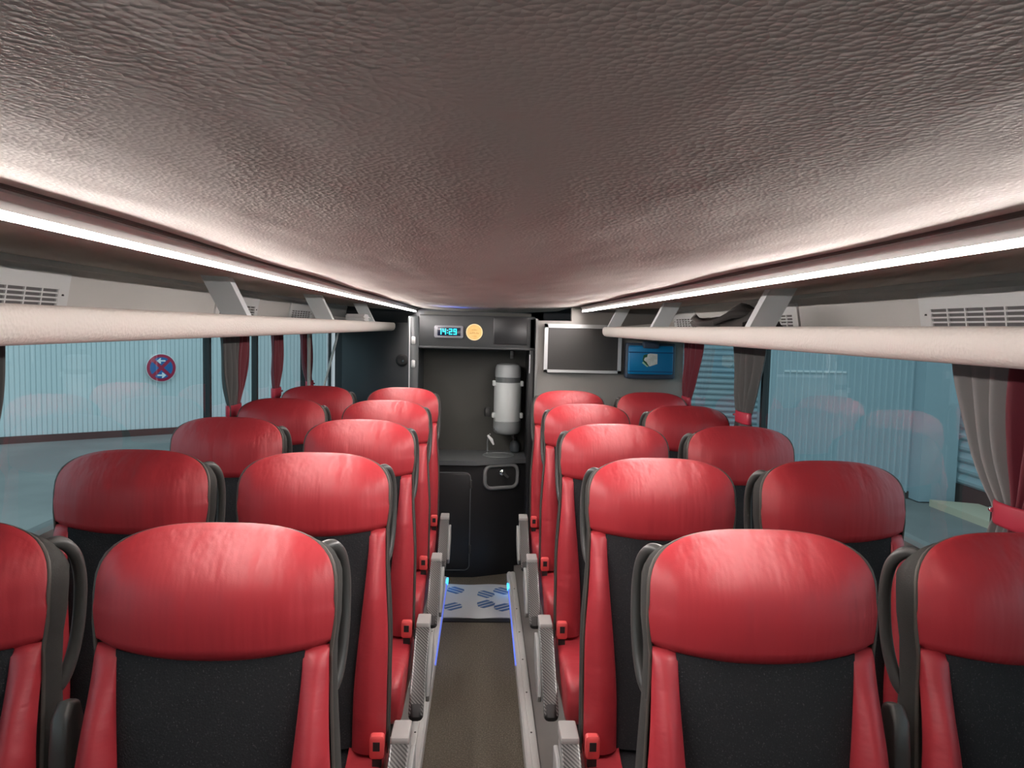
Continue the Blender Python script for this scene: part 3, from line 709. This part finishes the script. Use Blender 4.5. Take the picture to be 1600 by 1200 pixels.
mb.add(vs, [(j * nu + i, j * nu + (i + 1) % nu, (j + 1) * nu + (i + 1) % nu, (j + 1) * nu + i) for j in range(nv) for i in range(nu)])
mb.build('cloth', DARKCLOTH, t, offset=off, smooth=60)
MB().tube([(.80, 2.70, 1.655), (.775, 2.70, 1.668), (.755, 2.70, 1.682), (.742, 2.70, 1.694)], [.014, .014, .012, .013], 10).build('cloth_end', DARKCLOTH, t, offset=off)
MB().tube([(.80, 2.66, 1.672), (.86, 2.65, 1.700), (.93, 2.65, 1.704), (1.0, 2.66, 1.69)], [.008, .013, .013, .008], 8).build('cloth_fold', DARKCLOTH, t, offset=off)

# ------------------------------------------------------------------ floor mat and blue lights along the rails
t = thing('door_mat', 'pale floor mat with blue striped leaf shapes at the end of the aisle', 'mat', (0, 4.48, .0)); off = (0, 4.48, 0)
def wavy(a, c):
    xx = -.193 + .378 * a; yy = 4.215 + .56 * c + .008 * math.sin(a * 9 + c) * (1 if c < .5 else .7)
    return (xx, yy, .009 + .0015 * math.sin(a * 7) * math.sin(c * 5))
MB().patch(24, 10, wavy, (0, 0, -.008)).build('mat_base', MATM, t, offset=off)
MB().rbox(-.190, .182, 4.165, 4.213, .0005, .0075, .002).build('mat_edge', RUBBER, t, offset=off)  # thin black strip along the near side of the mat
def leaf(cx, cy, L, W, ang, lean, taper):
    """a leaf outline cut into slanting stripes"""
    lf = MB()
    for q in range(5):
        s0, s1 = -1.6 + .72 * q - .06, -1.6 + .72 * q + .38; poly = []
        for s_ in (s0, s1):
            xs = []
            for i in range(40):
                uu = -1 + 2 * i / 39; half = (1 - abs(uu) ** 2) ** .5 * (1 - taper * uu)
                yv = s_ * .95 + lean * uu
                if abs(yv) <= half: xs.append((uu, yv))
            if len(xs) < 2: xs = None
            poly.append(xs)
        if poly[0] and poly[1]:
            pp = poly[0] + poly[1][::-1]
            ca, sa = math.cos(ang), math.sin(ang)
            pts = [(cx + p[0] * L * ca - p[1] * W * sa, cy + p[0] * L * sa + p[1] * W * ca) for p in pp]
            n = len(pts)
            lf.add([(p[0], p[1], .0112) for p in pts] + [(p[0], p[1], .0095) for p in pts], [tuple(range(n))] + [(i, (i + 1) % n, n + (i + 1) % n, n + i) for i in range(n)])
    lf.build('leaf_print', MATB, t, offset=off, smooth=0)
for cx, cy, lean, tp in ((-.138, 4.660, -.7, .15), (-.143, 4.385, .6, .15), (.050, 4.590, -.7, .4), (.050, 4.435, .7, .4), (.148, 4.660, -.7, -.2), (.148, 4.375, .6, -.2)):
    leaf(cx, cy, .056, .066, 0, lean, tp)
for s_, xx, ye, nm in ((1, -.195, 4.73, 'left'), (-1, .187, 4.64, 'right')):
    t = thing('floor_light', 'thin blue light line low on the %s aisle rail' % nm, 'light', (xx, 3.6, .04), 'blue floor lights'); off = (xx, 3.6, .04)
    MB().box(min(xx, xx + s_ * .006), max(xx, xx + s_ *   .006), 3.5, ye - .09, .055, .061).build('light_line', BLUEL, t, offset=off)
    MB().box(min(xx - .001, xx + s_ * .009), max(xx - .001, xx + s_ * .009), ye - .09, ye, .05, .066).build('bright_end', CYANL, t, offset=off)

# ------------------------------------------------------------------ outside the windows
GZ = EYE - 3.0
struct(MB().box(-60, 60, -20, 70, GZ - .2, GZ).build('ground', ASPH), 'grey asphalt yard outside')
def ribbed(mb, p0, d, n, z0, z1, pitch, depth, gap=.2):
    """vertical ribbed cladding starting at p0 along unit direction d; normal points to the camera side"""
    nx, ny = d[1], -d[0]; base = len(mb.v); row = []; fs = []
    prof = [(0, 0), (pitch * (1 - gap), 0), (pitch * (1 - gap * .8), depth), (pitch * (1 - gap * .2), depth)]
    for i in range(n):
        for a, h in prof:
            s_ = i * pitch + a; row.append((p0[0] + d[0] * s_ - nx * h, p0[1] + d[1] * s_ - ny * h))
    m = len(row); vs = [(p[0], p[1], z0) for p in row] + [(p[0], p[1], z1) for p in row]
    back = [(p[0] - nx * .3, p[1] - ny * .3) for p in (row[0], row[-1])]
    vs += [(p[0], p[1], z) for z in (z0, z1) for p in back]
    for i in range(m - 1):
        mb.add([], []) if False else None
        fs.append((i, i + 1, m + i + 1, m + i))
    o = len(mb.v); mb.v += vs; mb.f += [tuple(k_ + o for k_ in f) for f in fs]; mb.mi += [1 if (i % 4) in (1, 2, 3) else 0 for i in range(m - 1)]
    b0 = o + 2 * m; mb.f += [(b0, b0 + 1, b0 + 3, b0 + 2)]; mb.mi += [0]
    return mb
# left: pale ribbed hall with a no-stopping sign
d = Vector((.82, .574)).normalized(); p1 = Vector((-11.43, 18.18)); st = p1 - d * 16
t = thing('ribbed_hall', 'pale blue ribbed metal hall outside the left windows', 'building', (p1.x, p1.y, GZ)); off = (p1.x, p1.y, GZ)
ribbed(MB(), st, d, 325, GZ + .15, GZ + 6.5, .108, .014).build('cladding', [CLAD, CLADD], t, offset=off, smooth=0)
nx, ny = d.y, -d.x
def wallbox(a, b_, z0, z1, h0, h1):
    pts = [st + d * a, st + d * b_]; q = [pts[0] + Vector((nx, ny)) * h0, pts[1] + Vector((nx, ny)) * h0, pts[1] + Vector((nx, ny)) * h1, pts[0] + Vector((nx, ny)) * h1]
    return MB().prism([tuple(p) for p in q], z0, z1, axis='z')
wallbox(0, 35, GZ, GZ + .17, -.2, .05).build('plinth', PLINTH, t, offset=off)
wallbox(0, 35, GZ + 6.4, GZ + 6.6, -.3, .1).build('eave', CLADD, t, offset=off)
# sign
spos = Vector((-8.38, 20.31)) + Vector((nx, ny)) * .10; sz = .395
t = thing('no_stopping_sign', 'round red and blue no-stopping sign with two white arrows outside the left window', 'sign', (spos.x, spos.y, sz), rz=math.atan2(d.y, d.x))
RS = .365
MB().lathe([(RS, .02), (RS, -.005), (RS * .97, -.008)], 0, 0, 0, n=48, axis='y').build('sign_rim', SGWHT, t)
MB().lathe([(RS * .965, 0), (RS * .965, -.012), (RS * .95, -.013)], 0, 0, 0, n=48, axis='y').build('sign_disc', SGRED, t)
bl = MB(); hb, rr2 = .085 * RS * 1.3, RS * .76
for q in range(4):
    a0 = q * 90; lim = 45 - math.degrees(math.asin(hb / rr2)); pts = [(hb * math.sqrt(2), 0)] + [(rr2 * math.cos(R(-lim + 2 * lim * i / 12)), rr2 * math.sin(R(-lim + 2 * lim * i / 12))) for i in range(13)]
    ca, sa = math.cos(R(a0)), math.sin(R(a0)); bl.prism([(p[0] * ca - p[1] * sa, p[0] * sa + p[1] * ca) for p in pts], -.014, -.017)
bl.build('blue_field', SGBLU, t, smooth=0)
for sg, zc in ((-1, .50 * RS), (1, -.53 * RS)):
    a = MB(); L_, hh = .27 * RS, .055 * RS
    a.prism([(-sg * L_, zc - hh), (sg * L_ * .2, zc - hh), (sg * L_ * .05, zc - .19 * RS), (sg * L_ * .35, zc - .19 * RS), (sg * L_ * 1.15, zc), (sg * L_ * .35, zc + .19 * RS), (sg * L_ * .05, zc + .19 * RS), (sg * L_ * .2, zc + hh), (-sg * L_, zc + hh)], -.017, -.020)
    a.build('arrow', SGWHT, t, smooth=0)
MB().box(-.03, .03, .02, .16, -.25, .25).build('sign_bracket', METAL, t)
# right: ribbed hall, corner panel, slatted shutters
t = thing('shutter_hall', 'pale industrial hall with ribbed front and slatted shutters outside the right windows', 'building', (7, 13.8, GZ)); off = (7, 13.8, GZ)
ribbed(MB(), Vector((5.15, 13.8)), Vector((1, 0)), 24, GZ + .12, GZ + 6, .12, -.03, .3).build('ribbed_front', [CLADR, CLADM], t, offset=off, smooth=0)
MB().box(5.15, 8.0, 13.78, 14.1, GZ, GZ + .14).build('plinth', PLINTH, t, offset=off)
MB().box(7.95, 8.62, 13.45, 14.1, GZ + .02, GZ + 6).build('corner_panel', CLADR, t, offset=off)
MB().box(5.5, 6.65, 13.775, 13.80, EYE - .69, EYE - .655).build('ledge', CLAD, t, offset=off)
def slats(mb, p0, p1, z0, z1, pitch):
    dd = (Vector(p1) - Vector(p0)).normalized(); n_ = Vector((dd.y, -dd.x)); z = z0
    while z < z1:
        prof = [(0, 0), (.05, pitch * .25), (.055, pitch * .5), (0, pitch * .98), (-.05, pitch * .98), (-.05, 0)]
        ra = [(p0[0] + n_.x * h, p0[1] + n_.y * h, z + q) for h, q in prof]; rb = [(p1[0] + n_.x * h, p1[1] + n_.y * h, z + q) for h, q in prof]
        mb.loft([ra, rb]); z += pitch
    return mb
slats(MB(), (8.72, 13.6), (8.72, 6.0), GZ + .35, GZ + 5, .20).build('side_shutter', SLAT, t, offset=off, smooth=0)
MB().box(8.70, 8.9, 6.0, 13.6, GZ, GZ + .35).build('side_plinth', PLINTH, t, offset=off)
slats(MB(), (2.6, 17.6), (6.8, 16.6), GZ + .1, GZ + 6, .125).build('rear_shutter', SLAT, t, offset=off, smooth=0)
t = tag(MB().prism([(8.0, 13.2), (8.7, 12.9), (8.7, 6), (8.2, 6)], GZ, GZ + .12, axis='z').build('kerb', KERB), 'pale stone kerb at the foot of the right hall', 'kerb')
